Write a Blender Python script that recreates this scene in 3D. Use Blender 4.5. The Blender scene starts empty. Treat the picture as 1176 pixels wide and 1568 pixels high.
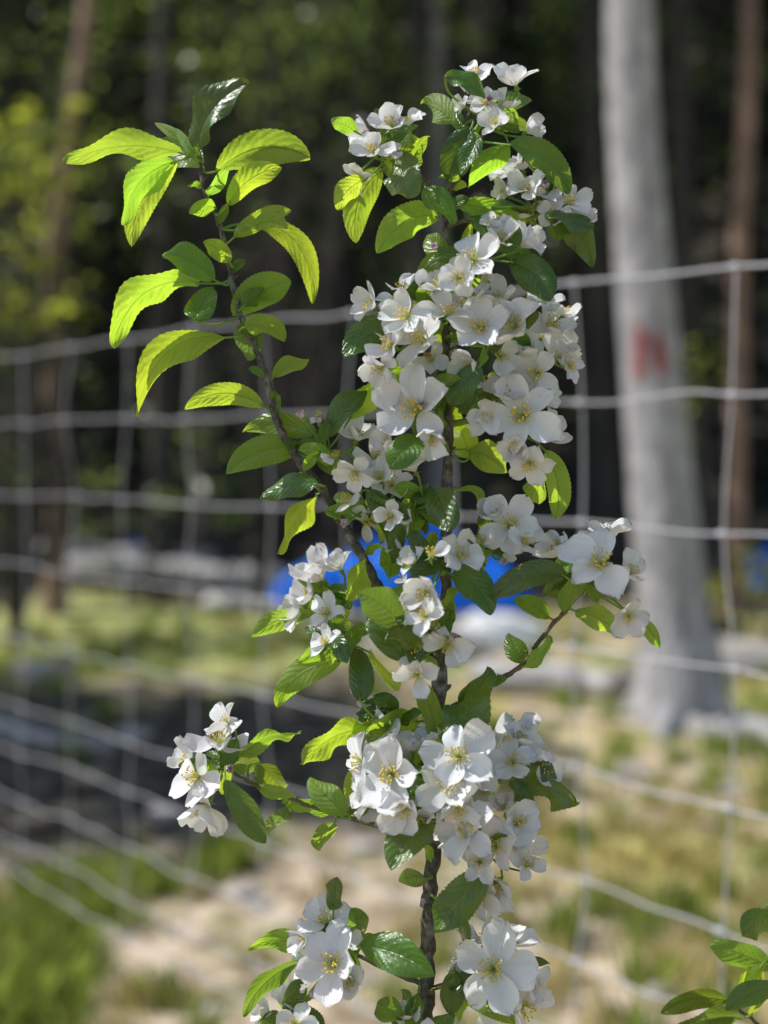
import bpy, math, random
import numpy as np
from mathutils import Vector, Matrix
R = random.Random(7)
NR = np.random.default_rng(11)
scene = bpy.context.scene
CAMZ = 1.5; F = 2178.0; D = 1.1; HZ = 640.0
SUN = Vector((-0.62, 0.06, 0.75)).normalized()

def at(u, v, y=D):
    """site survey: bearing/elevation (u,v) at distance y -> world metres"""
    return Vector(((u-588.0)/F*y, y, CAMZ-(v-HZ)/F*y))

# ---------------------------------------------------------------- helpers
class MB:
    def __init__(s): s.v=[]; s.f=[]; s.uv=[]; s.c=[]; s.m=[]
    def add(s, vs, fs, uvs=None, col=(1,1,1,1), mi=0):
        o=len(s.v); s.v.extend(vs)
        s.uv.extend(uvs if uvs else [(0,0)]*len(vs)); s.c.extend([col]*len(vs))
        for f in fs: s.f.append(tuple(i+o for i in f)); s.m.append(mi)
    def obj(s, name, mats, parent=None, smooth=True):
        me=bpy.data.meshes.new(name); me.from_pydata([tuple(v) for v in s.v],[],s.f)
        for m in mats: me.materials.append(m)
        me.polygons.foreach_set('material_index', s.m)
        me.polygons.foreach_set('use_smooth',[smooth]*len(s.f))
        uvl=me.uv_layers.new(name='UVMap')
        li=np.empty(len(me.loops),dtype=np.int32); me.loops.foreach_get('vertex_index',li)
        uvl.data.foreach_set('uv', np.array(s.uv,dtype=np.float32)[li].ravel())
        ca=me.color_attributes.new('tint','FLOAT_COLOR','POINT')
        ca.data.foreach_set('color', np.array(s.c,dtype=np.float32).ravel())
        me.update()
        ob=bpy.data.objects.new(name,me); scene.collection.objects.link(ob)
        if parent: ob.parent=parent
        return ob

def empty(name):
    e=bpy.data.objects.new(name,None); scene.collection.objects.link(e); return e

def tube(mb, pts, rad, sides=8, mi=0, col=(1,1,1,1), cap=True, rough=0.0):
    pts=[Vector(p) for p in pts]; n=len(pts); vs=[]; uvs=[]; fs=[]
    t0=(pts[1]-pts[0]).normalized(); a=t0.orthogonal().normalized(); L=0
    for i,p in enumerate(pts):
        t=(pts[min(i+1,n-1)]-pts[max(i-1,0)]).normalized()
        a=(a-t*a.dot(t)).normalized(); b=t.cross(a)
        if i: L+=(pts[i]-pts[i-1]).length
        for k in range(sides):
            an=2*math.pi*k/sides; r=rad[i]*(1+rough*R.uniform(-1,1))
            vs.append(p+(a*math.cos(an)+b*math.sin(an))*r); uvs.append((k/sides,L))
    for i in range(n-1):
        for k in range(sides):
            k2=(k+1)%sides
            fs.append((i*sides+k,i*sides+k2,(i+1)*sides+k2,(i+1)*sides+k))
    if cap:
        fs.append(tuple(range(sides))[::-1]); fs.append(tuple((n-1)*sides+k for k in range(sides)))
    mb.add(vs,fs,uvs,col,mi)

def catmull(pts, rad, sub=5):
    P=[Vector(p) for p in pts]; n=len(P); o=[]; r=[]
    for i in range(n-1):
        p0=P[max(i-1,0)];p1=P[i];p2=P[i+1];p3=P[min(i+2,n-1)]
        for j in range(sub):
            t=j/sub
            o.append(0.5*((2*p1)+(p2-p0)*t+(2*p0-5*p1+4*p2-p3)*t*t+(3*p1-p0-3*p2+p3)*t**3))
            r.append(rad[i]*(1-t)+rad[i+1]*t)
    o.append(P[-1]); r.append(rad[-1]); return o,r

def nmesh(name, verts, nper, mat, parent=None, tint=None):
    """numpy mesh: verts (N,nper,3) separate polygons"""
    N=verts.shape[0]; me=bpy.data.meshes.new(name)
    me.vertices.add(N*nper); me.vertices.foreach_set('co',verts.astype(np.float32).ravel())
    me.loops.add(N*nper); me.loops.foreach_set('vertex_index',np.arange(N*nper,dtype=np.int32))
    me.polygons.add(N); me.polygons.foreach_set('loop_start',np.arange(0,N*nper,nper,dtype=np.int32))
    me.polygons.foreach_set('loop_total',np.full(N,nper,dtype=np.int32))
    me.materials.append(mat); me.update(calc_edges=True)
    if tint is not None:
        ca=me.color_attributes.new('tint','FLOAT_COLOR','POINT')
        t=np.ones((N,nper,4),dtype=np.float32); t[:,:,0]=tint[:,None]; t[:,:,1]=tint[:,None]; t[:,:,2]=tint[:,None]
        ca.data.foreach_set('color',t.ravel())
    ob=bpy.data.objects.new(name,me); scene.collection.objects.link(ob)
    if parent: ob.parent=parent
    return ob

# ---------------------------------------------------------------- materials
class NT:
    def __init__(s,name):
        s.mat=bpy.data.materials.new(name); s.mat.use_nodes=True; s.t=s.mat.node_tree; s.t.nodes.clear()
        s.out=s.n('ShaderNodeOutputMaterial')
    def n(s,typ,**k):
        nd=s.t.nodes.new(typ)
        for a,b in k.items(): setattr(nd,a,b)
        return nd
    def l(s,a,b): s.t.links.new(a,b)
    def val(s,inp,x):
        if hasattr(x,'is_output') : s.l(x,inp)
        else: inp.default_value=x
    def math(s,op,a,b=0.0,c=0.0,clamp=False):
        m=s.n('ShaderNodeMath',operation=op); m.use_clamp=clamp
        s.val(m.inputs[0],a); s.val(m.inputs[1],b); s.val(m.inputs[2],c); return m.outputs[0]
    def mix(s,f,a,b,mode='MIX'):
        m=s.n('ShaderNodeMix',data_type='RGBA',blend_type=mode); s.val(m.inputs[0],f)
        s.val(m.inputs[6],a); s.val(m.inputs[7],b); return m.outputs[2]
    def noise(s,vec,scale,detail=4,rough=.55):
        m=s.n('ShaderNodeTexNoise'); m.inputs['Scale'].default_value=scale
        m.inputs['Detail'].default_value=detail; m.inputs['Roughness'].default_value=rough
        if vec is not None: s.l(vec,m.inputs['Vector'])
        return m.outputs['Fac']
    def ramp(s,f,a,b):
        m=s.n('ShaderNodeMapRange'); s.l(f,m.inputs[0]); m.inputs[1].default_value=a; m.inputs[2].default_value=b
        m.clamp=True; return m.outputs[0]
    def bump(s,h,st,dist=0.01):
        b=s.n('ShaderNodeBump'); b.inputs['Strength'].default_value=st; b.inputs['Distance'].default_value=dist
        s.l(h,b.inputs['Height']); return b.outputs[0]
    def princ(s,col,rough=.6,nrm=None,spec=.5,metal=0):
        p=s.n('ShaderNodeBsdfPrincipled'); s.val(p.inputs['Base Color'],col); s.val(p.inputs['Roughness'],rough)
        p.inputs['Specular IOR Level'].default_value=spec; p.inputs['Metallic'].default_value=metal
        if nrm is not None: s.l(nrm,p.inputs['Normal'])
        return p.outputs[0]
    def diff(s,col):
        p=s.n('ShaderNodeBsdfDiffuse'); s.val(p.inputs[0],col); return p.outputs[0]
    def trans(s,sh,col,f,nrm=None):
        t=s.n('ShaderNodeBsdfTranslucent'); s.val(t.inputs[0],col)
        if nrm is not None: s.l(nrm,t.inputs['Normal'])
        m=s.n('ShaderNodeMixShader'); s.val(m.inputs[0],f); s.l(sh,m.inputs[1]); s.l(t.outputs[0],m.inputs[2]); return m.outputs[0]
    def done(s,sh): s.l(sh,s.out.inputs[0]); return s.mat

def pos(nt): return nt.n('ShaderNodeNewGeometry').outputs['Position']
def C(r,g,b): return (r,g,b,1)

def leaf_mat():
    nt=NT('apple_leaf'); uv=nt.n('ShaderNodeUVMap').outputs[0]
    sp=nt.n('ShaderNodeSeparateXYZ'); nt.l(uv,sp.inputs[0]); s_,t_=sp.outputs[0],sp.outputs[1]
    at_=nt.math('ABSOLUTE',t_)
    P=pos(nt); n1=nt.noise(P,700,3); n2=nt.noise(P,75,3); n3=nt.noise(P,200,2)
    mid=nt.math('SUBTRACT',1.0,nt.ramp(at_,0.01,0.07))
    ph=nt.math('MULTIPLY',nt.math('SUBTRACT',s_,nt.math('MULTIPLY',nt.math('POWER',at_,1.25),0.30)),8.0)
    ph=nt.math('ADD',ph,nt.math('MULTIPLY',n3,.8))
    fr=nt.math('ABSOLUTE',nt.math('SUBTRACT',nt.math('FRACT',ph),0.5))
    vein=nt.math('SUBTRACT',1.0,nt.ramp(fr,0.0,0.08))
    veins=nt.math('MAXIMUM',mid,nt.math('MULTIPLY',vein,nt.math('SUBTRACT',.52,nt.math('MULTIPLY',at_,.3))))
    an=nt.n('ShaderNodeAttribute',attribute_name='tint'); tint=an.outputs['Color']; glow=an.outputs['Alpha']
    top=nt.mix(nt.ramp(n2,.3,.7),C(.024,.070,.009),C(.050,.125,.016))
    top=nt.mix(nt.math('MULTIPLY',veins,.45),top,C(.12,.21,.06))
    top=nt.mix(1.0,top,tint,'MULTIPLY')
    bot=nt.mix(nt.math('MULTIPLY',veins,.4),C(.11,.18,.05),C(.19,.27,.09))
    g=nt.n('ShaderNodeNewGeometry'); col=nt.mix(g.outputs['Backfacing'],top,bot)
    h=nt.math('ADD',nt.math('MULTIPLY',fr,.65),nt.math('ADD',nt.math('MULTIPLY',n1,.35),nt.math('ADD',nt.math('MULTIPLY',n3,.4),nt.math('MULTIPLY',mid,-.5))))
    b=nt.bump(h,.85,.0011)
    rg=nt.math('ADD',nt.math('ADD',.20,nt.math('MULTIPLY',n2,.18)),nt.math('MULTIPLY',g.outputs['Backfacing'],.28))
    sh=nt.princ(col,rg,b,.6)
    tc=nt.mix(nt.math('MULTIPLY',veins,.65),C(.72,.95,.06),C(.36,.56,.035))
    tc=nt.mix(nt.ramp(n2,.35,.75),tc,C(.54,.82,.04)); tc=nt.mix(1.0,tc,tint,'MULTIPLY')
    return nt.done(nt.trans(sh,tc,glow,b))
def petal_mat():
    nt=NT('blossom_petal'); uv=nt.n('ShaderNodeUVMap').outputs[0]
    sp=nt.n('ShaderNodeSeparateXYZ'); nt.l(uv,sp.inputs[0])
    P=pos(nt); 
    w=nt.n('ShaderNodeTexWave'); w.inputs['Scale'].default_value=3.2; w.inputs['Distortion'].default_value=2.5
    mp=nt.n('ShaderNodeMapping'); mp.inputs['Scale'].default_value=(.25,1,1); nt.l(uv,mp.inputs[0])
    w.bands_direction='Y'; nt.l(mp.outputs[0],w.inputs[0])
    tint=nt.n('ShaderNodeAttribute',attribute_name='tint').outputs['Color']
    n=nt.noise(P,160,3)
    base=nt.mix(nt.ramp(n,.3,.7),C(.95,.955,.96),C(.92,.93,.95))
    base=nt.mix(nt.math('SUBTRACT',1.0,nt.ramp(sp.outputs[0],0.0,.20)),base,C(.76,.82,.42))
    bf=nt.n('ShaderNodeNewGeometry').outputs['Backfacing']
    base=nt.mix(nt.math('MULTIPLY',bf,nt.ramp(nt.noise(P,45,2),.52,.75)),base,C(.93,.81,.87))
    base=nt.mix(1.0,base,tint,'MULTIPLY')
    h=nt.math('ADD',nt.math('MULTIPLY',w.outputs['Fac'],.6),nt.math('MULTIPLY',n,.9))
    b=nt.bump(h,.6,.0010)
    return nt.done(nt.trans(nt.princ(base,.42,b,.4),nt.mix(1.0,C(.94,.95,.93),tint,'MULTIPLY'),.28,b))
def plain(name,c,rough=.5,tr=None,f=.3):
    nt=NT(name); n=nt.noise(pos(nt),300,3)
    col=nt.mix(n,C(*[x*.75 for x in c]),C(*[min(1,x*1.2) for x in c])); sh=nt.princ(col,rough)
    if tr: sh=nt.trans(sh,C(*tr),f)
    return nt.done(sh)
def bark_mat(name,a,b,c,sc,stretch=.25,bs=.8,dist=.01):
    nt=NT(name); P=pos(nt); mp=nt.n('ShaderNodeMapping'); mp.inputs['Scale'].default_value=(1,1,stretch); nt.l(P,mp.inputs[0])
    n1=nt.noise(mp.outputs[0],sc,6,.65); n2=nt.noise(P,sc*.22,3); 
    col=nt.mix(nt.ramp(n1,.35,.65),C(*a),C(*b)); col=nt.mix(nt.ramp(n2,.5,.68),col,C(*c))
    return nt.done(nt.princ(col,.85,nt.bump(n1,bs,dist),.25))
M_leaf=leaf_mat(); M_petal=petal_mat()
M_green=plain('green_stalk',(.22,.35,.07),.5,(.45,.66,.08),.35)
M_fil=plain('stamen_filament',(.80,.82,.38),.5,(.8,.8,.4),.3)
M_anth=plain('anther',(.76,.54,.07),.7)
M_bark=bark_mat('apple_bark',(.05,.043,.037),(.16,.14,.12),(.28,.26,.24),420,.5,.9,.002)
M_twig=bark_mat('twig_bark',(.10,.09,.05),(.18,.16,.10),(.16,.09,.06),500,.5,.6,.001)
M_trunk=bark_mat('grey_tree_bark',(.23,.22,.225),(.56,.54,.535),(.34,.325,.325),16,.5,.8,.04)
M_brown=bark_mat('pine_bark',(.18,.11,.08),(.44,.29,.22),(.20,.14,.11),14,.3,.6,.03)
M_dark=bark_mat('dark_bark',(.03,.027,.024),(.09,.08,.07),(.05,.045,.04),20,.2,.6,.03)
M_log=bark_mat('weathered_wood',(.30,.28,.27),(.58,.56,.54),(.2,.17,.15),14,1,.6,.02)
def foliage_mat(name,a,tr,f):
    nt=NT(name); tint=nt.n('ShaderNodeAttribute',attribute_name='tint').outputs['Color']
    col=nt.mix(1.0,C(*a),tint,'MULTIPLY'); sh=nt.diff(col)
    if f<=0: return nt.done(sh)
    return nt.done(nt.trans(sh,nt.mix(1.0,C(*tr),tint,'MULTIPLY'),f))
def gloss_fol(name,a,tr,f):
    nt=NT(name); tint=nt.n('ShaderNodeAttribute',attribute_name='tint').outputs['Color']
    return nt.done(nt.trans(nt.princ(nt.mix(1.0,C(*a),tint,'MULTIPLY'),.34),nt.mix(1.0,C(*tr),tint,'MULTIPLY'),f))
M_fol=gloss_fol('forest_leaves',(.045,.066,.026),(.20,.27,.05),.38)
M_folb=gloss_fol('backlit_leaves',(.08,.11,.02),(.46,.50,.05),.5)  # brighter copy of the forest leaves, backlight put into the colour
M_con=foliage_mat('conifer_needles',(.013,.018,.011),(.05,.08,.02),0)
M_grass=foliage_mat('grass_blades',(.17,.23,.05),(.46,.56,.10),.4)
M_dry=foliage_mat('dry_grass',(.48,.41,.17),(.56,.50,.18),.3)

# ---------------------------------------------------------------- world, sun, camera
w=bpy.data.worlds.new('World'); scene.world=w; w.use_nodes=True
wn=w.node_tree; sky=wn.nodes.new('ShaderNodeTexSky'); sky.sky_type='NISHITA'; sky.sun_disc=False
el=math.asin(SUN.z); az=math.atan2(SUN.x,SUN.y)
sky.sun_elevation=el; sky.sun_rotation=az
bg=wn.nodes['Background']; bg.inputs[1].default_value=.15; wn.links.new(sky.outputs[0],bg.inputs[0])
sl=bpy.data.lights.new('sun','SUN'); sl.energy=5.0; sl.angle=math.radians(.5); sl.color=(1,.98,.94)
so=bpy.data.objects.new('sun',sl); scene.collection.objects.link(so)
so.rotation_euler=SUN.to_track_quat('Z','Y').to_euler(); so.location=(0,0,20)
cd=bpy.data.cameras.new('camera'); cam=bpy.data.objects.new('camera',cd); scene.collection.objects.link(cam)
cam.location=(0,0,CAMZ); cam.rotation_euler=(math.radians(90),0,0)
cd.sensor_fit='VERTICAL'; cd.sensor_height=36; cd.sensor_width=27; cd.lens=50; cd.shift_y=-(784-HZ)/1568
cd.clip_start=.05; cd.clip_end=2000
cd.dof.use_dof=True; cd.dof.focus_distance=D-.015; cd.dof.aperture_fstop=2.6
scene.camera=cam
scene.view_settings.view_transform='Standard'; scene.view_settings.look='None'; scene.view_settings.exposure=0

# ---------------------------------------------------------------- ground
def sstep(a,b,x):
    t=np.clip((x-a)/(b-a),0,1); return t*t*(3-2*t)
def gh(x,y):
    return (0.05*np.sin(x*.9+1.3)*np.cos(y*.7)+.03*np.sin(x*2.3+y*1.7)+.02*np.sin(y*3.1-x*1.1)) * sstep(1.5,4,y) \
        + sstep(16,60,y)*26 + sstep(2.2,8,x)*.25
def ground():
    s=np.sinh(np.linspace(-4.2,4.2,190)); xs=s/ s.max()*300
    ys=np.concatenate([np.linspace(-60,0,14)[:-1],np.linspace(0,16,90)[:-1],np.linspace(16,70,45)[:-1],np.linspace(70,400,14)])
    X,Y=np.meshgrid(xs,ys); Z=gh(X,Y); n=len(xs)
    me=bpy.data.meshes.new('ground'); V=np.stack([X,Y,Z],-1).reshape(-1,3)
    fs=[(j*n+i,j*n+i+1,(j+1)*n+i+1,(j+1)*n+i) for j in range(len(ys)-1) for i in range(n-1)]
    me.from_pydata(V.tolist(),[],fs); me.polygons.foreach_set('use_smooth',[True]*len(fs))
    ob=bpy.data.objects.new('ground',me); scene.collection.objects.link(ob)
    nt=NT('soil_and_grass'); P=pos(nt); sp=nt.n('ShaderNodeSeparateXYZ'); nt.l(P,sp.inputs[0]); x,y=sp.outputs[0],sp.outputs[1]
    n1=nt.noise(P,1.1,5); n2=nt.noise(P,7,6,.7); n3=nt.noise(P,40,4)
    sand=nt.mix(nt.ramp(n2,.40,.60),C(.20,.15,.09),C(.66,.53,.39))
    sand=nt.mix(nt.math('MULTIPLY',nt.ramp(nt.noise(P,3.2,5),.54,.64),.6),sand,C(.17,.19,.055))
    dry=nt.mix(nt.ramp(n2,.4,.6),C(.26,.22,.06),C(.56,.46,.18))
    grn=nt.mix(nt.ramp(n2,.4,.6),C(.10,.15,.035),C(.30,.35,.09))
    litter_shade=nt.mix(nt.ramp(n2,.44,.62),C(.018,.017,.014),C(.17,.15,.115))
    c=nt.mix(nt.ramp(nt.math('ADD',n1,nt.math('MULTIPLY',x,.04)),.50,.62),sand,dry)
    c=nt.mix(nt.math('MULTIPLY',nt.ramp(nt.noise(P,1.7,4),.54,.64),.8),c,grn)
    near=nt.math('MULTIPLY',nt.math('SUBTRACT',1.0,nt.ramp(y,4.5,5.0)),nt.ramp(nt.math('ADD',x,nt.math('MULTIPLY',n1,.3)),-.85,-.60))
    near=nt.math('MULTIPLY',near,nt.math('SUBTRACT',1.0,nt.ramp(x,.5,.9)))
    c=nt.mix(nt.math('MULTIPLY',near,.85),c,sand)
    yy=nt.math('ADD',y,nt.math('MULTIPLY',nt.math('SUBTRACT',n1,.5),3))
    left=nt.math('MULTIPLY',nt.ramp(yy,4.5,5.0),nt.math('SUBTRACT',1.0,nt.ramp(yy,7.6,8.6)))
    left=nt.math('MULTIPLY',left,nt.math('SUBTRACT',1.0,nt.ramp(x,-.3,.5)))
    c=nt.mix(nt.math('MULTIPLY',left,.93),c,litter_shade)  # mid-left: dark soil plus tree shade, both put into the colour
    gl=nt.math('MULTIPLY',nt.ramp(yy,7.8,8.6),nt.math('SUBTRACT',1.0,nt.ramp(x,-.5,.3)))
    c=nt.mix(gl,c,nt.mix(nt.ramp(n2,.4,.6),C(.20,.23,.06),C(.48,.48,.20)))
    c=nt.mix(nt.ramp(yy,10.8,12.2),c,litter_shade)
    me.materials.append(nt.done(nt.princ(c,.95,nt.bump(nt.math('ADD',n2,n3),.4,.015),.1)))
ground()
def gz(x,y): return float(gh(np.float64(x),np.float64(y)))

# ---------------------------------------------------------------- grass
def blades(name,mat,cx,cy,n,h0,h1,wid):
    x=cx; y=cy; z=gh(x,y)
    h=NR.uniform(h0,h1,n); a=NR.uniform(0,2*np.pi,n); ln=NR.uniform(.1,.7,n)*h; wd=NR.uniform(.6,1.3,n)*wid
    b=NR.uniform(0,2*np.pi,n)
    base=np.stack([x,y,z-.01],-1); side=np.stack([np.cos(b),np.sin(b),np.zeros(n)],-1)*wd[:,None]
    d=np.stack([np.cos(a)*ln,np.sin(a)*ln,h],-1); mid=base+d*np.array([.35,.35,.6])
    V=np.stack([base-side,base+side,mid+side*.8,base+d,mid-side*.8],1)
    return nmesh(name,V,5,mat,None,NR.uniform(.5,1.45,n))
def patchpts(list_):
    xs=[];ys=[]
    for (x,y,sx,sy,n) in list_:
        k=max(1,n//60); px=NR.normal(x,sx,k); py=NR.normal(y,sy,k)
        i=NR.integers(0,k,n); xs.append(px[i]+NR.normal(0,.035,n)); ys.append(py[i]+NR.normal(0,.035,n))
    return np.concatenate(xs),np.concatenate(ys)
x,y=patchpts([(-1.02,3.85,.18,.35,4800),(-2.2,9.2,1.2,.5,4000),(1.6,5.6,.9,.9,3000),(2.6,8,1,1.2,4000),(.95,4.2,.3,.3,1000),(-.55,4.75,.06,.06,500),(1.5,8.5,1.5,1,2500),(-1.6,6.2,1,.8,700),(-1.05,4.6,.06,.06,400),(-.2,3.9,.5,.4,600)])
blades('grass',M_grass,x,y,len(x),.04,.15,.0035)
x,y=patchpts([(1.1,5.1,.7,.7,5000),(1.5,4.2,.5,.4,2000),(-2,8.8,1.5,.6,4000),(.1,4.3,1.0,.4,1800),(-1.0,3.8,.25,.3,2000)])
blades('dry_grass',M_dry,x,y,len(x),.03,.11,.003)

# ---------------------------------------------------------------- foliage clouds
def cloud(centres, sig, nper, size, flat=.35, lo=.55, hi=1.35):
    n=len(centres)*nper
    c=np.repeat(centres,nper,0)+NR.normal(0,1,(n,3))*np.repeat(sig,nper,0)[:,None]*np.array([1,1,.7])
    a=NR.normal(0,1,(n,3)); a[:,2]*=.5; a/=np.linalg.norm(a,axis=1)[:,None]
    r=NR.normal(0,1,(n,3)); r[:,2]+=1.2; b=np.cross(a,r); b/=np.linalg.norm(b,axis=1)[:,None]
    s=(NR.uniform(.6,1.4,n)*size)[:,None]
    nrm=np.cross(a,b)
    V=np.stack([c-a*s,c+b*s*flat-a*s*.1+nrm*s*.1,c+a*s,c-b*s*flat-a*s*.1+nrm*s*.1],1)
    return V,NR.uniform(lo,hi,n)

forest=empty('forest')
mb=MB()
for i in range(90):
    y=R.uniform(11.5,34); x=R.uniform(-.42,.42)*y*1.25
    h=R.uniform(11,16); r=R.uniform(.05,.16); z=gz(x,y); ln=R.uniform(-.05,.05)
    pts=[(x+ln*h*t+R.uniform(-.05,.05),y,z-.2+h*t) for t in (0,.1,.25,.45,.7,1)]
    p,rr=catmull(pts,[r*1.25,r,r*.92,r*.8,r*.5,r*.1],3); tube(mb,p,rr,7)
    for k in range(12):
        t=R.uniform(.12,.9); q=Vector((x+ln*h*t,y,z+h*t)); a=R.uniform(0,6.28); L=R.uniform(.4,1.6)
        tube(mb,[q,q+Vector((math.cos(a)*L*.5,math.sin(a)*L*.5,-.03)),q+Vector((math.cos(a)*L,math.sin(a)*L,-.2*L))],[r*.16,r*.1,.003],4,cap=False)
mb.obj('distant_trunks',[M_dark],forest)
cc=[]; 
for i in range(62):
    y=R.uniform(17,44); x=R.uniform(-.5,.5)*y*1.3; z=gz(x,y); h=R.uniform(9,15)
    for k in range(38):
        t=R.uniform(.08,1); a=R.uniform(0,6.28); rad=(1-t)*2.4*R.uniform(.3,1)
        cc.append((x+math.cos(a)*rad,y+math.sin(a)*rad,z+h*t-rad*.3))
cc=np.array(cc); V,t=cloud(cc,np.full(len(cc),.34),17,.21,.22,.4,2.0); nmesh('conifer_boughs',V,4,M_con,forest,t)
n=1000; cy=NR.uniform(13.5,46,n); cx=NR.uniform(-30,16,n)
cz=NR.uniform(8.0,13.5,n)+gh(cx,cy)*.7; cz=np.maximum(cz, 1.5+cy*.33+1.0)
V,t=cloud(np.stack([cx,cy,cz],-1),np.full(n,.8),20,.42,.4); nmesh('shade_canopy',V,4,M_con,forest,t)  # unseen leaf layer above the view, added to keep the forest dark
cs=[];sg=[]
for i in range(500):
    y=R.uniform(11,22); u=R.gauss(430,280) if R.random()<.5 else R.uniform(-200,1400)
    v=R.gauss(60,140) if R.random()<.55 else R.uniform(0,760)
    p=at(u,v,y)
    if p.z<gz(p.x,p.y)+.2: continue
    cs.append(tuple(p)); sg.append(R.uniform(.08,.28))
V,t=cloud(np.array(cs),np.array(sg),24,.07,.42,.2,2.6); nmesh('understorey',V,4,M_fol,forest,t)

def broadleaf_shrub(name,base,items,mat,nper=40,size=.045):
    e=empty(name); mb=MB(); cs=[];sg=[]
    b=Vector(base)
    for (u,v,y,s) in items:
        p=at(u,v,y); cs.append(tuple(p)); sg.append(s)
        m=(b+p)/2+Vector((R.uniform(-.2,.2),R.uniform(-.2,.2),-.3))
        pts,rr=catmull([b,b*.6+m*.4+Vector((0,0,.2)),m,p],[.02,.015,.01,.003],4); tube(mb,pts,rr,5,cap=False)
    mb.obj('stems',[M_dark],e); V,t=cloud(np.array(cs),np.array(sg),nper,size,.42,.3,2.0); nmesh('leaves',V,4,mat,e,t)
it=[(R.gauss(25,45),R.uniform(150,500),R.uniform(8.5,10),R.uniform(.04,.16)) for _ in range(44)]
broadleaf_shrub('birch_sapling',(-2.4,9.3,gz(-2.4,9.3)),it,M_folb,11,.06)
it=[(R.gauss(20,60),R.uniform(0,900),R.uniform(9,11),R.uniform(.08,.2)) for _ in range(22)]
broadleaf_shrub('birch_sapling',(-2.8,10,gz(-2.8,10)),it,M_fol,24)
it=[(R.gauss(440,75),R.gauss(60,45),R.uniform(9.5,11),R.uniform(.06,.18)) for _ in range(26)]
broadleaf_shrub('birch_sapling',(-.9,10.3,gz(-.9,10.3)),it,M_fol,24)
it=[(R.gauss(1060,40),R.gauss(640,40),R.uniform(8.5,10),R.uniform(.05,.1)) for _ in range(5)]+[(R.gauss(1150,30),R.gauss(900,25),9,.08) for _ in range(6)]
broadleaf_shrub('birch_sapling',(2.1,9.2,gz(2.1,9.2)),it,M_folb,20)
it=[(R.gauss(260,90),R.gauss(780,25),R.uniform(11,12),R.uniform(.05,.12)) for _ in range(14)]
broadleaf_shrub('shrub',(-1.8,11.4,gz(-1.8,11.4)),it,M_fol,24)

def tree(name,stations,mat,crown_h,crown_r,foot=True,boughs=None):
    """stations (u,v,width,y)"""
    e=empty(name); pts=[];rad=[]
    for (u,v,wd,y) in stations: pts.append(at(u,v,y)); rad.append(wd/2/F*y)
    pts=pts[::-1]; rad=rad[::-1]     # from ground up
    g=pts[0]; zb=gz(g.x,g.y)
    pts.insert(0,Vector((g.x+.0,g.y,zb-.15))); rad.insert(0,rad[0]*1.35)
    if pts[1].z<zb+.25: pts[1].z=zb+.3
    top=pts[-1]; d=(pts[-1]-pts[-2]).normalized(); H=crown_h
    for t in (.3,.65,1): pts.append(top+d*H*t+Vector((0,0,0))); rad.append(rad[len(stations)]*(1-.9*t))
    p,rr=catmull(pts,rad,8); mb=MB(); tube(mb,p,rr,22,rough=.02)
    if foot:
        for k in range(5):
            a=k*1.25+.5; r0=rad[0]*.9; b=Vector((g.x,g.y,zb))
            q=[b+Vector((math.cos(a)*r0*.5,math.sin(a)*r0*.5,.15)),b+Vector((math.cos(a)*r0*.95,math.sin(a)*r0*.95,.03)),b+Vector((math.cos(a)*r0*1.6,math.sin(a)*r0*1.6,-.05))]
            q,qr=catmull(q,[r0*.34,r0*.28,r0*.1],4); tube(mb,q,qr,8,rough=.05)
    cs=[]
    for k in range(60):
        t=R.uniform(.3,1); c0=top+d*H*t; a=R.uniform(0,6.28); L=crown_r*(1.15-t)*R.uniform(.5,1)
        q=c0+Vector((math.cos(a)*L,math.sin(a)*L,-.1*L)); tube(mb,[c0,(c0+q)/2+Vector((0,0,.1)),q],[.03*(1.2-t),.02*(1.2-t),.004],5,cap=False)
        for s in (.5,.75,1): cs.append(tuple(c0.lerp(q,s)))
    mb.obj('trunk',[mat],e)
    V,t=cloud(np.array(cs),np.full(len(cs),.25),14,.13,.3); nmesh('crown',V,4,M_con,e,t)
    return e,p,rr
gt,gp,gr=tree('pine_tree',[(963,-60,72,6.9),(968,150,76,6.9),(985,400,84,6.9),(1003,620,94,6.9),(1020,820,104,6.9),(1034,960,112,6.9),(1042,1040,128,6.9)],M_trunk,8,2.2)
tree('pine_tree',[(140,-60,24,11),(128,60,24,11),(100,260,28,11),(78,440,32,11),(82,700,32,11),(84,820,34,11)],M_brown,6,1.2,False)
tree('pine_tree',[(662,-60,34,13.5),(665,200,34,13.5),(668,500,36,13.5),(670,800,38,13.5)],M_trunk,6,1.2,False)
tree('pine_tree',[(1150,-60,22,11),(1142,200,26,11),(1132,380,28,11),(1128,800,30,11)],M_brown,6,1.2,False)
tree('pine_tree',[(255,-60,34,12.5),(250,300,36,12.5),(248,800,40,12.5)],M_dark,6,1.2,False)

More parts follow.
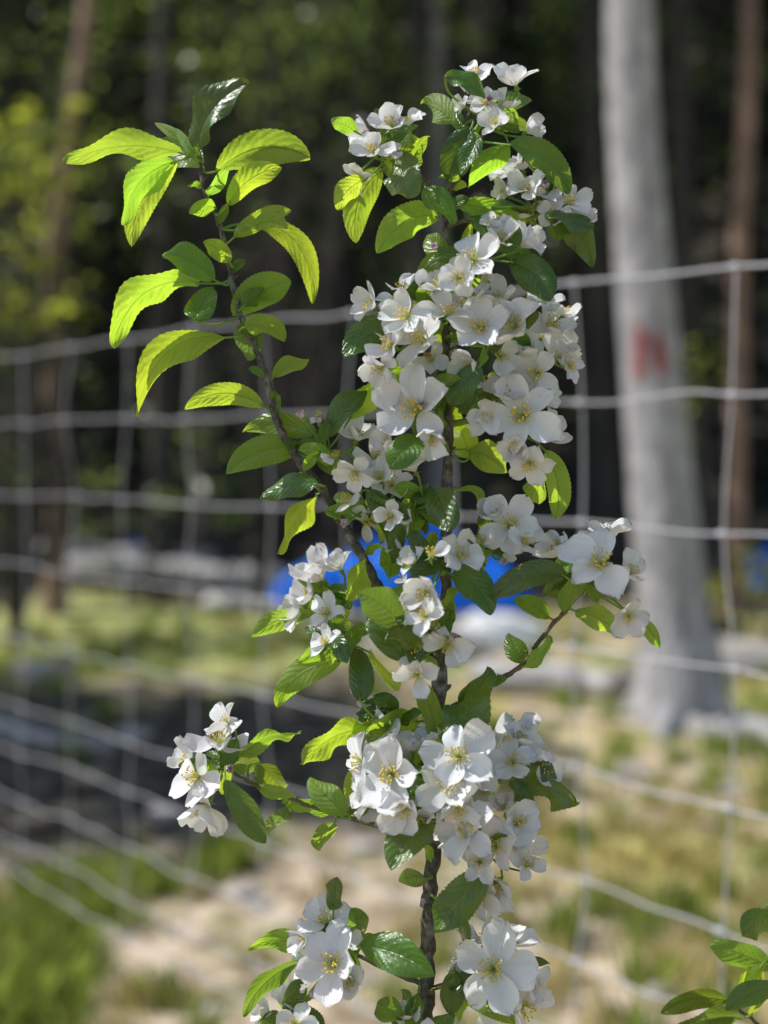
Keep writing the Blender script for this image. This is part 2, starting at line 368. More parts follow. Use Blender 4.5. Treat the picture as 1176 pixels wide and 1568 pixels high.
def paint():
    mb=MB(); 
    def ring(z):
        for i in range(len(gp)-1):
            if gp[i].z<=z<=gp[i+1].z:
                t=(z-gp[i].z)/(gp[i+1].z-gp[i].z); return gp[i].lerp(gp[i+1],t),gr[i]*(1-t)+gr[i+1]*t
    zt=CAMZ-(495-HZ)/F*6.75; zb=CAMZ-(585-HZ)/F*6.75
    for (a0,a1,t0,t1) in ((-132,-110,.0,.55),(-136,-119,.45,1.0),(-98,-75,.12,.9)):
        n=9;m=16; vs=[];fs=[]
        for j in range(m+1):
            tt=t0+(t1-t0)*j/m; c,r=ring(zt+(zb-zt)*tt); e0=R.uniform(-4,4)+8*abs(j/m-.5)**2*4; e1=R.uniform(-4,4)-8*abs(j/m-.5)**2*4
            for i in range(n+1):
                a=math.radians(a0+e0+(a1+e1-a0-e0)*i/n); vs.append(c+Vector((math.cos(a),math.sin(a),0))*(r*1.03+.004))
        for j in range(m):
            for i in range(n): q=j*(n+1)+i; fs.append((q,q+1,q+n+2,q+n+1))
        mb.add(vs,fs)
    nt=NT('red_paint'); n_=nt.noise(pos(nt),30,4)
    mb.obj('red_paint_mark',[nt.done(nt.princ(nt.mix(nt.ramp(n_,.4,.65),C(.40,.02,.025),C(.20,.04,.04)),.7))],gt)
paint()

def shade(name,x,y,cz,sx,sy,sz,n):
    e=empty(name); mb=MB(); z=gz(x,y)
    p,rr=catmull([(x,y,z-.1),(x+.05,y,z+1.5),(x-.05,y,z+3.5),(x,y,cz+sz)],[.16,.13,.1,.03],5); tube(mb,p,rr,12)
    cs=[]
    for k in range(n):
        v=Vector((R.gauss(0,1),R.gauss(0,1),R.gauss(0,1))).normalized()*R.random()**.4
        q=Vector((x+v.x*sx,y+v.y*sy,cz+v.z*sz)); cs.append(tuple(q))
        if k%4==0: 
            c0=Vector((x,y,max(z+1.5,q.z-.5))); tube(mb,[c0,(c0+q)/2+Vector((0,0,.1)),q],[.03,.02,.004],5,cap=False)
    mb.obj('trunk',[M_dark],e); V,t=cloud(np.array(cs),np.full(n,.22),26,.11,.45); nmesh('crown',V,4,M_fol,e,t)
shade('maple_tree',-5.1,6.9,4.6,1.6,1.3,1.1,125)
shade('maple_tree',-7.0,7.6,5.0,1.8,1.3,1.2,110)

# ---------------------------------------------------------------- woven wire fence
M_wire=plain('galvanised_wire',(.44,.44,.47),.45)
def fence():
    mb=MB(); A=Vector((-1.12,4.15)); B=Vector((.51,2.13)); d=(B-A).normalized()
    hs=[.18,-.02,-.22,-.42,-.63,-.82,-.95,-1.09,-1.21,-1.31]
    st=.306; P0=Vector((.514,2.126))
    def zoff(t): return .05*max(-.4,min(1.4,(t)/2.6))  # t from A
    tA=lambda p:(p-A).dot(d)
    T0=tA(P0); ks=range(-30,9)
    knots={}
    for k in ks:
        for hi,h in enumerate(hs):
            t=T0+k*st; p=A+d*t+Vector((R.gauss(0,.010),R.gauss(0,.010)))
            knots[k,hi]=Vector((p.x,p.y,CAMZ+h+zoff(t)+R.gauss(0,.004)))
    for hi in range(len(hs)):
        pts=[knots[k,hi] for k in ks]
        mid=[]
        for i in range(len(pts)-1):
            mid.append(pts[i])
            for q in (.25,.5,.75): mid.append(pts[i].lerp(pts[i+1],q)+Vector((0,R.gauss(0,.004),-.001+R.gauss(0,.0028))))
        mid.append(pts[-1]); p,r=catmull(mid,[.0020 if hi else .0024]*len(mid),3); tube(mb,p,r,6,cap=False)
    for k in ks:
        pts=[knots[k,hi]+Vector((R.gauss(0,.003),0,0)) for hi in range(len(hs))]
        p,r=catmull(pts,[.0018]*len(pts),4); tube(mb,p,r,6,cap=False)
        for hi in range(len(hs)):
            q=knots[k,hi]; tube(mb,[q-Vector((d.x,d.y,0))*.010,q,q+Vector((d.x,d.y,0))*.010],[.004,.0055,.004],7)
    f=mb.obj('wire_fence',[M_wire])
    for k in (-27,-13,8):
        p=A+d*(T0+k*st); mp=MB(); g=gz(p.x,p.y)
        tube(mp,[(p.x,p.y+.06,g-.1),(p.x,p.y+.06,g+1),(p.x,p.y+.06,g+1.95)],[.045,.043,.04],12,rough=.02); o=mp.obj('post',[M_log],f)
fence()

# ---------------------------------------------------------------- logs, stones, tarp
def log(name,p0,p1,r,wob=.04):
    mb=MB(); p0=Vector(p0);p1=Vector(p1); n=8
    pts=[p0.lerp(p1,i/n)+Vector((R.gauss(0,wob*.4),R.gauss(0,wob),R.gauss(0,wob*.3))) for i in range(n+1)]
    p,rr=catmull(pts,[r*R.uniform(.85,1.1) for _ in pts],4); tube(mb,p,rr,14,rough=.04)
    for k in range(3):
        q=pts[R.randint(1,n-1)]; tube(mb,[q,q+Vector((R.uniform(-.1,.1),-.05,.1)),q+Vector((R.uniform(-.2,.2),-.08,r+.12))],[r*.3,r*.2,r*.1],7)
    return mb.obj(name,[M_log])
def gl(u,y,dz=0): 
    X=(u-588)/F*y; return (X,y,gz(X,y)+dz)
log('fallen_log',gl(40,12.2,.2),gl(440,11.8,.18),.11)
log('fallen_log',gl(-60,12.8,.28),gl(330,12.5,.25),.09)
log('fallen_log',gl(-80,7.0,.03),gl(170,6.1,.03),.05)
log('fallen_log',gl(740,7.6,.1),gl(1000,7.3,.07),.075)
log('fallen_log',gl(320,10.8,.08),gl(560,10.3,.05),.08)
log('fallen_log',gl(1060,6.6,.05),gl(1240,6.3,.04),.05)
def stone(name,u,y,sx,sy,sz,mat):
    mb=MB(); c=Vector(gl(u,y,sz*.35)); n=18;m=12; vs=[];fs=[]
    s=R.uniform(0,9)
    for j in range(m+1):
        for i in range(n):
            th=math.pi*j/m; ph=2*math.pi*i/n
            k=1+.12*math.sin(3*ph+s)*math.sin(th)+.08*math.sin(5*th+2*ph+s)
            vx=math.copysign(abs(math.sin(th)*math.cos(ph))**.8,math.cos(ph)); vy=math.copysign(abs(math.sin(th)*math.sin(ph))**.8,math.sin(ph))
            vs.append(c+Vector((vx*sx*k,vy*sy*k,math.cos(th)*sz*k)))
    for j in range(m):
        for i in range(n): fs.append((j*n+i,j*n+(i+1)%n,(j+1)*n+(i+1)%n,(j+1)*n+i))
    mb.add(vs,fs); return mb.obj(name,[mat])
M_stone=bark_mat('granite',(.36,.32,.28),(.55,.50,.44),(.42,.37,.32),12,1,1,.02)
M_wstone=bark_mat('pale_granite',(.7,.7,.68),(.8,.8,.78),(.76,.75,.7),12,1,.5,.01)
stone('boulder',758,9.2,.30,.25,.15,M_wstone); stone('boulder',1135,6.9,.055,.05,.05,M_wstone)
stone('boulder',640,8.6,.35,.25,.1,M_stone); stone('boulder',60,8.4,.2,.2,.07,M_stone); stone('boulder',1110,8.6,.5,.3,.12,M_stone)
for (u,y,s) in [(370,4.5,.06),(400,4.4,.04),(1010,3.8,.035),(250,5.4,.07),(560,5.0,.06),(200,6.5,.09),(960,6.1,.08),(1120,5.8,.05),(330,3.75,.03),(470,4.1,.03),(260,4.2,.025),(560,3.9,.03),(420,3.8,.02)]:
    stone('stone',u,y,s,s*.8,s*.4,M_stone)
def tarp(name,u,y,wx,wy,h):
    nt=NT('blue_tarpaulin'); n_=nt.noise(pos(nt),9,4); m=nt.done(nt.princ(nt.mix(n_,C(.010,.10,.62),C(.02,.23,.95)),.35,nt.bump(n_,.6,.04),.25))
    mb=MB(); n=40; vs=[];fs=[]; c=gl(u,y)
    for j in range(n+1):
        for i in range(n+1):
            a=i/n*2-1;b=j/n*2-1; rr=max(abs(a),abs(b))
            hh=h*(1-rr**5)*(.72+.28*math.sin(a*4.6+1)*math.cos(b*2))+.02*math.sin(a*23+b*5)*(1-rr**8)+.012*math.sin(b*31)
            x=c[0]+a*wx*(1+.04*math.sin(b*9)); yy=c[1]+b*wy*(1+.04*math.sin(a*8)); vs.append((x,yy,gz(x,yy)+.012+max(0,hh)))
    for j in range(n):
        for i in range(n): q=j*(n+1)+i; fs.append((q,q+1,q+n+2,q+n+1))
    mb.add(vs,fs); return mb.obj(name,[m])
tarp('blue_tarp',612,11.0,1.0,.5,.70); tarp('blue_tarp',1190,12.2,.3,.3,.45); tarp('blue_tarp',205,13.8,.12,.15,.28)

# ================================================================ APPLE TREE
def petal(mb,c,n,e,Rr,elv,curl,cup,hw,col,twist):
    side=n.cross(e).normalized(); NS=9; NTT=7; vs=[];uvs=[];fs=[]; ph=R.uniform(0,6.28); skew=R.uniform(-.10,.10)
    for i in range(NS):
        s=i/(NS-1); ss=.02+.974*s
        wv=hw*Rr*(ss**.70*(1-ss)**.36)/.49
        ce=math.cos(elv);se=math.sin(elv)
        up=(n*ce-e*se)
        sp=c+e*(Rr*ss*ce)+n*(Rr*ss*se)-up*(Rr*curl*(ss*ss-.6*ss)*1.6)+side*(skew*Rr*ss*ss)
        tw=twist*ss; sd=side*math.cos(tw)+up*math.sin(tw)
        for j in range(NTT):
            t=j/(NTT-1)*2-1
            z=cup*wv*t*t+Rr*.05*math.sin(ph+t*4+s*3.5)*s+Rr*.03*math.sin(ph*2+t*9)*s*s
            ex=-.05*Rr*(t*t)*s*s+.03*Rr*math.cos(t*6+ph)*s
            vs.append(sp+sd*(wv*t)+up*z+e*ex); uvs.append((s,t))
    for i in range(NS-1):
        for j in range(NTT-1): q=i*NTT+j; fs.append((q,q+NTT,q+NTT+1,q+1))
    mb.add(vs,fs,uvs,col,0)

def flower(mp,ms,c,Rr,n,openness=None,old=False):
    n=n.normalized(); a=n.orthogonal().normalized(); b=n.cross(a); ph=R.uniform(0,6.28)
    elv0=openness if openness is not None else R.uniform(.02,.5)
    pink=R.uniform(0,1); br=R.uniform(.97,1)
    for k in range(5):
        if old and R.random()<.6: continue
        if R.random()<.05: continue
        pk=pink*R.uniform(.5,1.2); col=(br,br*(1-.045*pk**3),br*(1-.015*pk**3),1)
        an=ph+k*2*math.pi/5+R.uniform(-.2,.2); e=a*math.cos(an)+b*math.sin(an)
        petal(mp,c+n*(.02*Rr)+e*(.07*Rr)+n*R.uniform(-.01,.03)*Rr,n,e,Rr*R.uniform(.84,1.1),elv0+R.gauss(0,.22),R.uniform(-.5,.3),R.uniform(.15,.85),R.uniform(.34,.44),col,R.gauss(0,.3))
    for k in range(5):
        an=ph+.6+k*2*math.pi/5; e=a*math.cos(an)+b*math.sin(an); s=n.cross(e)
        q=c-n*.06*Rr; ms.add([q+s*.06*Rr,q-s*.06*Rr,q+e*.3*Rr-n*.10*Rr],[(0,1,2)],None,(1,1,1,1),0)
    tube(ms,[c-n*.26*Rr,c-n*.15*Rr,c-n*.03*Rr],[.05*Rr,.11*Rr,.10*Rr],7,0)
    m=19
    for k in range(m):
        an=k*2.4; sp=R.uniform(.12,.75); d=(n+(a*math.cos(an)+b*math.sin(an))*sp).normalized()
        L=Rr*R.uniform(.32,.50); p0=c+(a*math.cos(an)+b*math.sin(an))*.05*Rr; p1=p0+d*L*.6+n*L*.04; p2=p0+d*L
        tube(ms,[p0,p1,p2],[.014*Rr,.012*Rr,.009*Rr],3,1,cap=False)
        r=.040*Rr; ax=Vector((R.gauss(0,1),R.gauss(0,1),R.gauss(0,1))).normalized(); bx=ax.orthogonal().normalized(); cx=ax.cross(bx)
        ms.add([p2+ax*r*1.5,p2-ax*r*1.5,p2+bx*r,p2-bx*r,p2+cx*r,p2-cx*r],[(0,2,4),(0,4,3),(0,3,5),(0,5,2),(1,4,2),(1,3,4),(1,5,3),(1,2,5)],None,(1,1,1,1),2)

def bud(mp,ms,c,r,n):
    n=n.normalized(); a=n.orthogonal().normalized(); b=n.cross(a)
    for k in range(5):
        an=k*1.257; e=a*math.cos(an)+b*math.sin(an)
        petal(mp,c-n*r*.2,n,e,r*1.5,1.15,.0,.9,.45,(1,.86,.90,1),.5)
    tube(ms,[c-n*r*1.0,c-n*r*.5,c],[.2*r,.45*r,.4*r],7,0)

def leaf(mb,bu,bv,tu,tv,w,mu=0,mv=0,g=.4,yb=D,yt=None,fold=None):
    if yt is None: yt=yb+R.uniform(-.035,.035)
    B=at(bu,bv,yb); T=at(tu,tv,yt); ym=(yb+yt)/2-R.uniform(0,.012)
    Cc=at((bu+tu)/2+2*mu,(bv+tv)/2+2*mv,ym)
    k=yb/F; NSg=38; NA=9
    ch=(T-B); fold=R.uniform(.15,.65) if fold is None else fold
    ref=(Vector((0,-1,.05))-SUN*g+Vector((R.gauss(0,.28),R.gauss(0,.1),R.gauss(0,.28)))).normalized()
    tc=ch.normalized(); nn=(ref-tc*ref.dot(tc)).normalized(); vis=max(.70,abs(nn.y))
    hw=w*k/2/vis/max(.8,math.cos(fold)); hw=min(hw,ch.length*.31)
    ph=R.uniform(0,6.28); wa=R.uniform(.08,.32); wf=R.uniform(6,12); rc=R.uniform(-.9,.9)
    vs=[];uvs=[];fs=[]
    for i in range(NSg+1):
        s=i/NSg; p=B*(1-s)**2+Cc*2*s*(1-s)+T*s*s
        t=(B*(-2*(1-s))+Cc*(2-4*s)+T*(2*s)).normalized()
        n=(ref-t*ref.dot(t)).normalized(); 
        n=(Matrix.Rotation(rc*(s-.4),3,t)@n); sd=t.cross(n)
        pr=((s+.004)**.60*(1.0-s)**.72)/.4026 if s<1 else 0.0
        for j in range(NA):
            q=j/(NA-1)*2-1; ser=1.0
            if abs(q)>.99: ser=1.0+(.04 if i%2 else -.02)
            wv=hw*pr*ser
            z=math.sin(fold)*abs(q)*wv - .38*q*q*wv + wa*hw*math.sin(ph+s*wf+(1.5 if q>0 else 0))*q*q
            vs.append(p+sd*(q*wv*math.cos(fold))+n*z); uvs.append((s,q))
    top=g<.45      # upper face turned to the viewer
    for i in range(NSg):
        for j in range(NA-1):
            o=i*NA+j; f=(o,o+NA,o+NA+1,o+1); fs.append(f[::-1] if top else f)
    b=R.uniform(.8,1.25); glow=R.uniform(.46,.54)      # alpha = translucency set by pose
    if g<.05: b*=.85; glow=R.uniform(.12,.22)
    elif g<.45: b*=.92; glow=R.uniform(.24,.36)
    col=(b*R.uniform(.80,1.15),b,b*R.uniform(.7,1.3),glow)
    mb.add(vs,fs,uvs,col,0)
    return B,(Cc-B).normalized()

ground_v=HZ+CAMZ/D*F
stems={
'main':[(640,ground_v+40,.02,46),(660,2900,.02,40),(640,2300,.01,34),(650,1800,.0,27),(652,1568,0,24),(655,1480,0,22),(656,1400,0,24),(660,1335,0,23),(664,1200,0,23),(672,1060,0,23),(680,930,0,18),(684,800,0,17),(685,650,0,16),(683,500,0,12),(681,400,0,11),(686,300,0,10),(702,220,0,8),(722,165,0,5)],
'left':[(674,1035,0,18),(640,985,0,16),(600,938,0,16),(577,895,0,16),(545,835,0,15),(518,790,0,14),(488,742,0,14),(455,702,0,13),(428,655,0,12),(413,600,0,11),(397,545,0,10),(366,475,0,9),(350,395,0,9),(333,335,0,8),(310,285,0,6),(303,225,0,4)],
'lowleft':[(662,1280,0,10),(600,1268,0,8),(545,1258,0,7),(500,1242,0,7),(440,1222,0,6),(370,1192,0,5),(335,1165,0,4)],
'right':[(672,1095,0,11),(715,1068,0,9),(755,1048,0,8),(800,1015,0,8),(838,968,0,7),(868,930,0,6),(900,895,0,5)],
'bl':[(655,1510,0,9),(600,1485,0,7),(545,1462,0,6),(515,1448,0,5)],
'br':[(655,1515,0,9),(700,1500,0,7),(745,1488,0,6)],
'ul':[(684,325,0,7),(655,280,0,6),(620,245,0,5),(590,222,0,4)],
'ur':[(688,345,0,8),(745,330,0,6),(800,325,0,5),(845,322,0,4)],
'ut':[(690,290,0,6),(730,215,0,5),(752,165,0,4)],
}
hubs=[
(745,175,0,702,220,[(728,118,56,'u'),(790,132,66,'u'),(745,160,48,'c'),(806,203,52,'r'),(712,165,36,'l'),(770,165,44,'o'),(760,190,46,'c')]),
(598,225,0,620,245,[(566,205,62,'l'),(598,196,66,'u'),(626,192,52,'u'),(572,232,58,'c'),(548,268,52,'d'),(596,235,44,'o')]),
(830,322,.02,800,325,[(785,268,68,'u'),(808,292,60,'c'),(838,298,64,'u'),(872,312,60,'r'),(893,345,50,'r'),(815,330,48,'o'),(778,300,54,'l'),(800,260,54,'u'),(850,330,50,'c')]),
(700,395,-.02,682,400,[(727,400,86,'c'),(765,372,62,'r'),(798,378,66,'r'),(705,425,60,'d'),(745,430,60,'o'),(760,345,50,'u')]),
(650,475,-.015,683,490,[(572,472,64,'l'),(618,448,60,'o'),(625,485,74,'c'),(648,520,82,'c'),(686,482,66,'o'),(672,445,64,'u'),(606,465,50,'o'),(600,530,70,'l'),(585,560,60,'d'),(660,550,56,'o')]),
(745,510,-.01,683,500,[(738,505,82,'c'),(790,502,88,'c'),(762,466,70,'u'),(722,560,70,'d'),(800,545,70,'r'),(715,470,60,'o'),(765,545,60,'o')]),
(800,520,.03,745,510,[(842,500,80,'r'),(860,482,60,'r'),(850,548,84,'r'),(824,572,72,'c'),(835,465,60,'u'),(868,560,52,'r'),(820,520,64,'o')]),
(670,625,-.02,685,640,[(640,628,106,'C'),(612,600,64,'l'),(662,668,60,'d'),(600,680,56,'l')]),
(755,620,0,685,640,[(802,640,110,'C'),(834,668,68,'r'),(772,608,70,'u'),(812,708,64,'d'),(745,592,70,'o'),(830,610,60,'r'),(748,640,60,'c'),(790,680,56,'d')]),
(500,690,-.01,455,702,[(545,672,64,'r'),(572,704,60,'r'),(490,638,36,'o'),(546,722,60,'d'),(512,700,44,'o')]),
(560,780,0,518,790,[(600,745,64,'u'),(530,770,54,'o'),(560,800,52,'o'),(583,735,58,'u'),(600,790,50,'d')]),
(640,780,-.01,684,800,[(636,722,54,'u'),(622,820,60,'l'),(612,790,50,'o'),(636,760,50,'o')]),
(510,905,.02,577,895,[(494,888,90,'u'),(522,872,60,'u'),(468,938,70,'l'),(502,940,60,'c'),(480,910,64,'l')]),
(515,985,-.01,600,938,[(510,962,52,'o'),(500,985,46,'o')]),
(745,835,0,682,850,[(780,806,84,'c'),(756,796,64,'u'),(802,832,64,'r'),(738,832,54,'o'),(775,845,50,'o')]),
(670,860,-.03,682,870,[(702,852,70,'r'),(660,852,60,'o'),(636,862,48,'l'),(655,905,70,'d'),(636,930,60,'d'),(620,890,44,'o')]),
(660,975,-.03,680,960,[(688,985,64,'d'),(640,1000,64,'o'),(640,1032,58,'d'),(665,965,52,'o'),(652,945,54,'c')]),
(895,890,0,900,895,[(920,866,104,'C'),(862,845,74,'l'),(926,822,70,'u'),(962,880,64,'r'),(896,846,72,'u'),(962,942,58,'d'),(930,900,64,'o')]),
(335,1175,0,345,1170,[(336,1140,94,'u'),(303,1190,86,'C'),(318,1232,82,'d'),(292,1165,64,'l'),(350,1110,62,'u'),(325,1195,60,'o')]),
(745,1165,.02,668,1180,[(752,1130,82,'u'),(792,1142,80,'r'),(728,1118,60,'u'),(828,1180,68,'r'),(785,1168,64,'c'),(808,1120,50,'u')]),
(600,1100,0,670,1110,[(580,1082,50,'o'),(592,1112,46,'o'),(570,1105,44,'o')]),
(630,1180,-.03,666,1190,[(600,1142,64,'u'),(556,1168,70,'l'),(600,1186,92,'C'),(574,1212,74,'l'),(622,1232,80,'d'),(640,1250,54,'d'),(632,1150,54,'u')]),
(680,1190,-.03,666,1190,[(703,1160,96,'C'),(690,1200,90,'c'),(700,1236,70,'d'),(660,1235,60,'d'),(725,1200,64,'r'),(660,1140,50,'u')]),
(740,1290,-.01,663,1290,[(718,1275,88,'c'),(760,1295,76,'c'),(790,1262,70,'r'),(795,1302,76,'r'),(690,1275,60,'l'),(762,1352,80,'d'),(805,1326,58,'r'),(738,1372,64,'d'),(775,1245,58,'u'),(735,1320,60,'o')]),
(515,1455,0,520,1450,[(500,1412,78,'u'),(512,1476,96,'C'),(482,1488,70,'l'),(540,1500,60,'d'),(470,1440,54,'l'),(525,1440,60,'c')]),
(440,1560,.02,520,1475,[(440,1540,64,'u'),(412,1552,54,'l'),(455,1570,60,'c')]),
(760,1500,0,745,1488,[(756,1484,108,'C'),(722,1492,66,'l'),(782,1450,74,'u'),(800,1540,86,'r'),(762,1536,74,'d'),(740,1445,60,'u'),(812,1505,60,'r')]),
(640,1580,0,652,1568,[(630,1556,48,'u'),(655,1590,50,'c')]),
]
FD={'u':(-.45,-.5,.8),'c':(-.48,-.78,.6),'C':(-.34,-.9,.42),'r':(.3,-.7,.65),'l':(-.85,-.5,.4),'d':(-.4,-.8,-.2),'o':(-.2,-.5,.75)}

leaves=[ # bu,bv,tu,tv,w,mu,mv,g
(303,225,382,126,64,-16,-10,-.3),(278,235,97,250,38,0,-18,1.3),(332,262,475,242,50,0,-26,.9),(270,248,202,378,40,-16,-10,.6),
(266,248,190,345,40,-16,-14,1.2),(350,312,432,256,30,-6,-10,.9),(398,342,478,465,36,22,-24,1.4),(360,362,445,322,26,0,-8,.5),
(327,428,247,390,50,0,-12,.2),(305,434,172,532,46,-16,-34,1.4),(345,517,207,637,46,-18,-38,1.3),(358,482,446,430,46,0,-10,.9),
(375,500,437,520,44,0,-10,.8),(402,622,282,627,32,0,-22,1.0),(420,577,472,550,22,0,-4,1.0),(300,492,328,442,36,-6,0,-.3),
(482,664,374,660,34,0,-12,.1),(462,688,346,726,46,-4,-16,.2),(486,742,400,764,34,0,-10,-.4),(488,756,424,848,46,-4,-8,1.4),
(308,242,236,188,18,0,-6,.6),(330,318,290,328,22,0,-5,1.2),(373,492,378,552,32,4,0,.3),(500,668,562,598,36,-4,-8,-.6),
(535,642,642,556,34,-12,-10,1.0),(612,500,527,548,48,-6,-14,-.2),(586,260,546,372,46,-16,-8,.5),(560,275,517,322,36,-6,-6,.9),
(310,255,236,232,40,0,-10,.3),(320,300,348,258,20,0,-4,1.0),(352,402,312,372,26,0,-6,.8),(372,470,412,448,28,0,-6,.2),(300,240,268,196,14,0,0,1.0),(392,345,440,350,24,0,-8,.6),
(670,332,577,388,48,-4,-20,.8),(545,202,507,185,26,0,-3,.8),(682,118,742,152,38,4,-8,-.6),(692,187,648,157,30,0,-6,.8),
(602,238,622,304,42,6,0,-.6),(622,262,655,208,34,0,-4,.9),(722,195,686,276,50,-6,0,-.3),(732,208,706,268,34,0,0,-.6),
(780,222,872,296,44,10,-14,-.6),(778,220,716,286,56,0,-4,.7),(652,288,692,345,40,4,0,.1),(700,312,802,350,34,4,-8,.6),
(720,335,804,414,46,14,-14,.2),(842,338,906,408,42,12,-14,.0),(842,334,910,350,28,0,-4,-.5),(785,402,842,462,50,8,-8,-.3),
(682,388,648,462,38,-6,0,.1),(700,430,722,485,32,4,0,.1),(642,553,572,606,38,-4,-8,1.0),(678,552,716,630,50,6,0,-.3),
(642,668,596,718,44,0,-4,-.5),(712,688,777,724,36,4,-6,1.3),(835,690,850,796,36,12,0,.7),(822,718,825,772,34,0,0,1.3),
(655,742,642,792,40,0,0,-.2),(665,748,687,815,40,4,0,-.5),(562,750,604,862,38,12,-6,-.4),(602,830,596,888,24,0,0,.1),
(700,748,742,762,26,0,-3,1.2),(692,880,752,942,48,8,-14,-.5),(865,882,754,916,40,-4,-16,-.2),(842,946,788,920,38,0,-6,.4),
(868,938,886,875,26,0,0,.6),(880,935,952,972,30,2,-6,.7),(975,946,1010,992,20,2,-4,.5),(845,980,798,1022,26,0,4,.8),
(800,1015,780,970,26,0,0,.2),(482,942,386,976,30,0,-12,1.0),(522,1012,424,1082,42,-14,-14,.8),(552,1074,546,992,32,4,0,-.4),
(612,952,546,908,42,0,-8,-.2),(622,1012,564,942,42,-4,-8,-.1),(568,1000,612,1056,36,0,0,1.1),(545,982,455,1014,32,0,-6,.7),
(680,1120,746,1020,52,8,10,-.5),(640,1042,667,1148,30,8,0,.9),(562,1118,464,1172,40,-6,-14,.9),(368,1158,460,1124,28,0,-14,1.1),
(345,1195,407,1292,42,0,4,-.4),(395,1168,436,1212,38,0,0,.2),(395,1207,452,1216,24,0,4,.6),(532,1246,474,1190,38,-4,0,.5),
(505,1247,430,1230,26,0,-4,.8),(512,1260,490,1302,28,-4,0,1.1),(440,1235,413,1276,24,0,0,.4),(548,1172,534,1228,26,0,0,.9),
(658,1232,600,1334,48,-4,0,-.4),(782,1192,880,1228,50,4,-6,-.6),(740,1262,737,1326,32,0,0,.8),(746,1332,664,1424,54,-8,8,-.5),
(690,1398,712,1442,32,4,0,-.1),(652,1346,610,1350,22,0,-4,.1),(510,1392,516,1344,28,0,0,-.2),(478,1452,380,1452,34,0,-12,.5),
(458,1475,372,1556,36,-8,-12,.3),(550,1448,666,1496,46,4,-10,-.6),(695,1486,690,1556,46,0,0,-.1),(724,1500,700,1562,30,0,0,.6),
(800,1474,843,1476,16,0,-2,-.3),(552,1432,538,1392,28,0,0,.4),(612,1562,578,1534,34,-4,-4,-.2),(640,1522,626,1592,34,0,0,.3),
(796,1196,802,1262,30,4,0,-.2),(640,1105,560,1120,30,0,-6,.9),(700,1510,790,1568,34,4,-4,.4),
(735,560,690,620,40,-4,0,-.4),(700,480,735,430,34,0,0,.7),(720,700,700,640,30,0,0,.9),(660,960,700,900,34,4,0,.8),(600,930,640,880,34,0,0,.9),(560,860,530,920,30,0,0,.6),
]
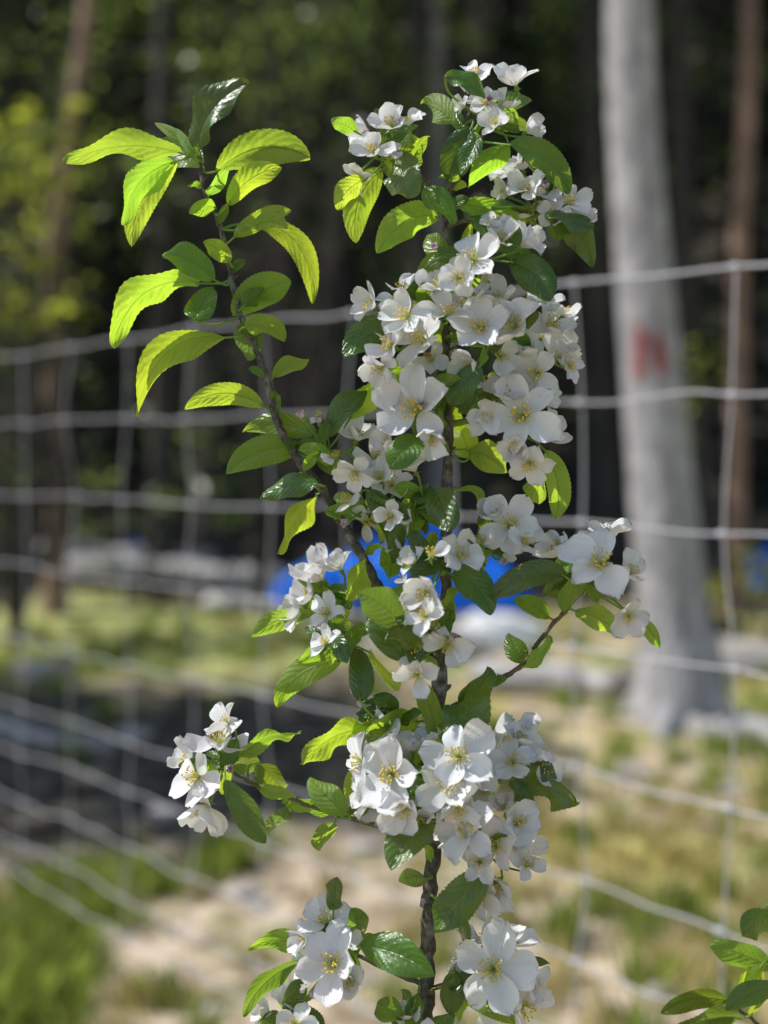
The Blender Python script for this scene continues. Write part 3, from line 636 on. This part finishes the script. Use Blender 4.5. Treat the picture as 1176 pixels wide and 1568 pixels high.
def buildtree(name,stems,hubs,leaves,yd,fill=True):
    e=empty(name); ms=MB(); ml=MB(); mp=MB(); mf=MB(); sk=[]
    for nm,pl in stems.items():
        pts=[at(u,v,yd+dy) for (u,v,dy,wd) in pl]; rad=[wd/2/F*yd for (_,_,_,wd) in pl]
        for i in range(1,len(pts)-1): pts[i].y+=R.uniform(-.006,.006)
        p,r=catmull(pts,rad,7)
        r=[q*(1+.10*math.sin(i*1.9)+R.uniform(-.05,.07)) for i,q in enumerate(r)]
        p=[q+Vector((R.gauss(0,.0006),R.gauss(0,.0006),0)) for q in p]
        tube(ms,p,r,12,0 if nm in('main','left') else 1,rough=.04); sk+= p
        for k in range(len(p)//4):
            i=R.randint(1,len(p)-2); a=R.uniform(0,6.28); d=Vector((math.cos(a),math.sin(a),.6)).normalized()
            tube(ms,[p[i],p[i]+d*(r[i]+.002),p[i]+d*(r[i]+.005)],[r[i]*.6,r[i]*.4,r[i]*.15],6,1)
    hp=[]
    for (hu,hv,dy,au,av,fl) in hubs:
        H=at(hu,hv,yd+dy); A=min(sk,key=lambda q:(q-at(au,av,yd)).length)
        p,r=catmull([A,A.lerp(H,.5)+Vector((0,.003,-.004)),H],[.0028,.0026,.002],5); tube(mf,p,r,7,0); hp.append(H)
        for it in fl:
            u,v,dm,fc=it; yo=yd+dy+ {'u':-.005,'c':-.03,'C':-.035,'r':-.008,'l':-.008,'d':-.025,'o':-.015}[fc]+R.uniform(-.018,.018)
            c=at(u,v,yo); n=Vector(FD[fc])+Vector((R.gauss(0,.28),R.gauss(0,.14),R.gauss(0,.25)))*(.35 if fc=='C' else 1)+(c-H).normalized()*(.1 if fc=='C' else .4)
            n.normalize(); rr=dm/2/F*yd*1.15
            op={'C':.2,'c':R.uniform(.05,.5),'o':R.uniform(.0,.3)}.get(fc,R.uniform(.1,.85))
            flower(mp,mf,c,rr,n,op,old=(fc=='o'))
            q=c-n*.26*rr; p,r=catmull([H,H.lerp(q,.5)-n*.010,q-n*.003,q],[.0011,.0009,.0009,.0013],5); tube(mf,p,r,5,0,cap=False)
        for k in range(R.randint(0,2)):
            c=H+Vector((R.uniform(-.028,.028),R.uniform(-.030,-.010),R.uniform(-.008,.032))); n=(c-H).normalized()
            bud(mp,mf,c,R.uniform(.0038,.0052),n); p,r=catmull([H,H.lerp(c,.5),c-n*.004],[.001,.0008,.0008],4); tube(mf,p,r,5,0,cap=False)
    alln=sk+hp
    def petiole(B,d):
        A=min(alln,key=lambda q:(q-B).length)
        L=(A-B).length
        if L>.001: 
            p,r=catmull([A,A.lerp(B,.55)-d*min(.006,L*.3),B,B+d*.003],[.0012,.0009,.0008,.0006],4); tube(mf,p,r,5,0,cap=False)
    for L in leaves:
        bu,bv,tu,tv,w_,mu,mv,g=L
        dk=-.03 if g<0 else 0.0
        B,d=leaf(ml,bu,bv,tu,tv,w_,mu,mv,g,yd+R.uniform(-.02,.012)+dk); petiole(B,d)
    if fill:
        for (hu,hv,dy,au,av,fl) in hubs:
            for k in range(7):
                a=R.uniform(0,6.28); L=R.uniform(34,68); bu=hu+R.uniform(-14,14); bv=hv+R.uniform(-14,14); yb=yd+dy+R.uniform(-.020,.028)
                B,d=leaf(ml,bu,bv,bu+math.cos(a)*L,bv-math.sin(a)*L*.9,L*R.uniform(.38,.5),R.uniform(-4,4),-R.uniform(2,8),R.uniform(-.7,1.0),yb,yb+R.uniform(-.03,.03)); petiole(B,d)
        for i,q in enumerate(p for p in sk if CAMZ-.5<p.z<CAMZ+.29 and p.x<.085):
            if i%8==0:
                u=588+q.x/q.y*F; v=HZ-(q.z-CAMZ)/q.y*F; a=R.uniform(0,6.28); L=R.uniform(22,44); yb=q.y-R.uniform(-.004,.006)
                leaf(ml,u,v,u+math.cos(a)*L,v-abs(math.sin(a))*L,L*R.uniform(.35,.5),0,-3,R.uniform(-.2,1.2),yb,yb+R.uniform(-.02,.02))
        for k in range(60):
            v=R.uniform(1640,2500); u=650+R.uniform(-160,160); a=R.uniform(0,6.28)
            bu=648+(u-648)*.5; yb=yd+R.uniform(-.06,.06)
            B,d=leaf(ml,bu,v,u,v-R.uniform(-40,60),R.uniform(34,48),0,-10,R.uniform(-.3,1),yb,yb+R.uniform(-.03,.03)); petiole(B,d)
    ms.obj('stems',[M_bark,M_twig],e); ml.obj('leaves',[M_leaf],e)
    if mp.v: mp.obj('petals',[M_petal],e)
    mf.obj('stalks_and_stamens',[M_green,M_fil,M_anth],e)
buildtree('apple_tree',stems,hubs,leaves,D)
st2={'main':[(1300,ground_v,.0,34),(1290,2400,0,28),(1270,1800,0,20),(1250,1550,0,12),(1235,1420,0,7)],
 'side':[(1270,1760,0,10),(1220,1640,0,8),(1165,1575,0,6),(1130,1545,0,4)],'s2':[(1250,1550,0,8),(1205,1500,0,6),(1180,1480,0,4)]}
lv2=[(1185,1425,1136,1434,44,0,-14,-.3),(1180,1482,1086,1450,44,-4,-6,.6),(1196,1512,1112,1548,40,-4,-8,-.2),(1112,1532,1012,1552,34,0,-12,.3),
(1135,1560,1028,1588,44,0,-12,.1),(1165,1480,1150,1530,30,0,0,.8),(1190,1440,1178,1376,34,0,0,.4),(1150,1555,1180,1500,40,0,0,.9),(1130,1520,1150,1480,26,0,0,.8),(1160,1575,1120,1620,40,0,0,.4),(1200,1500,1260,1470,44,0,-8,.4)]
buildtree('apple_tree',st2,[],lv2,D+.03,False)
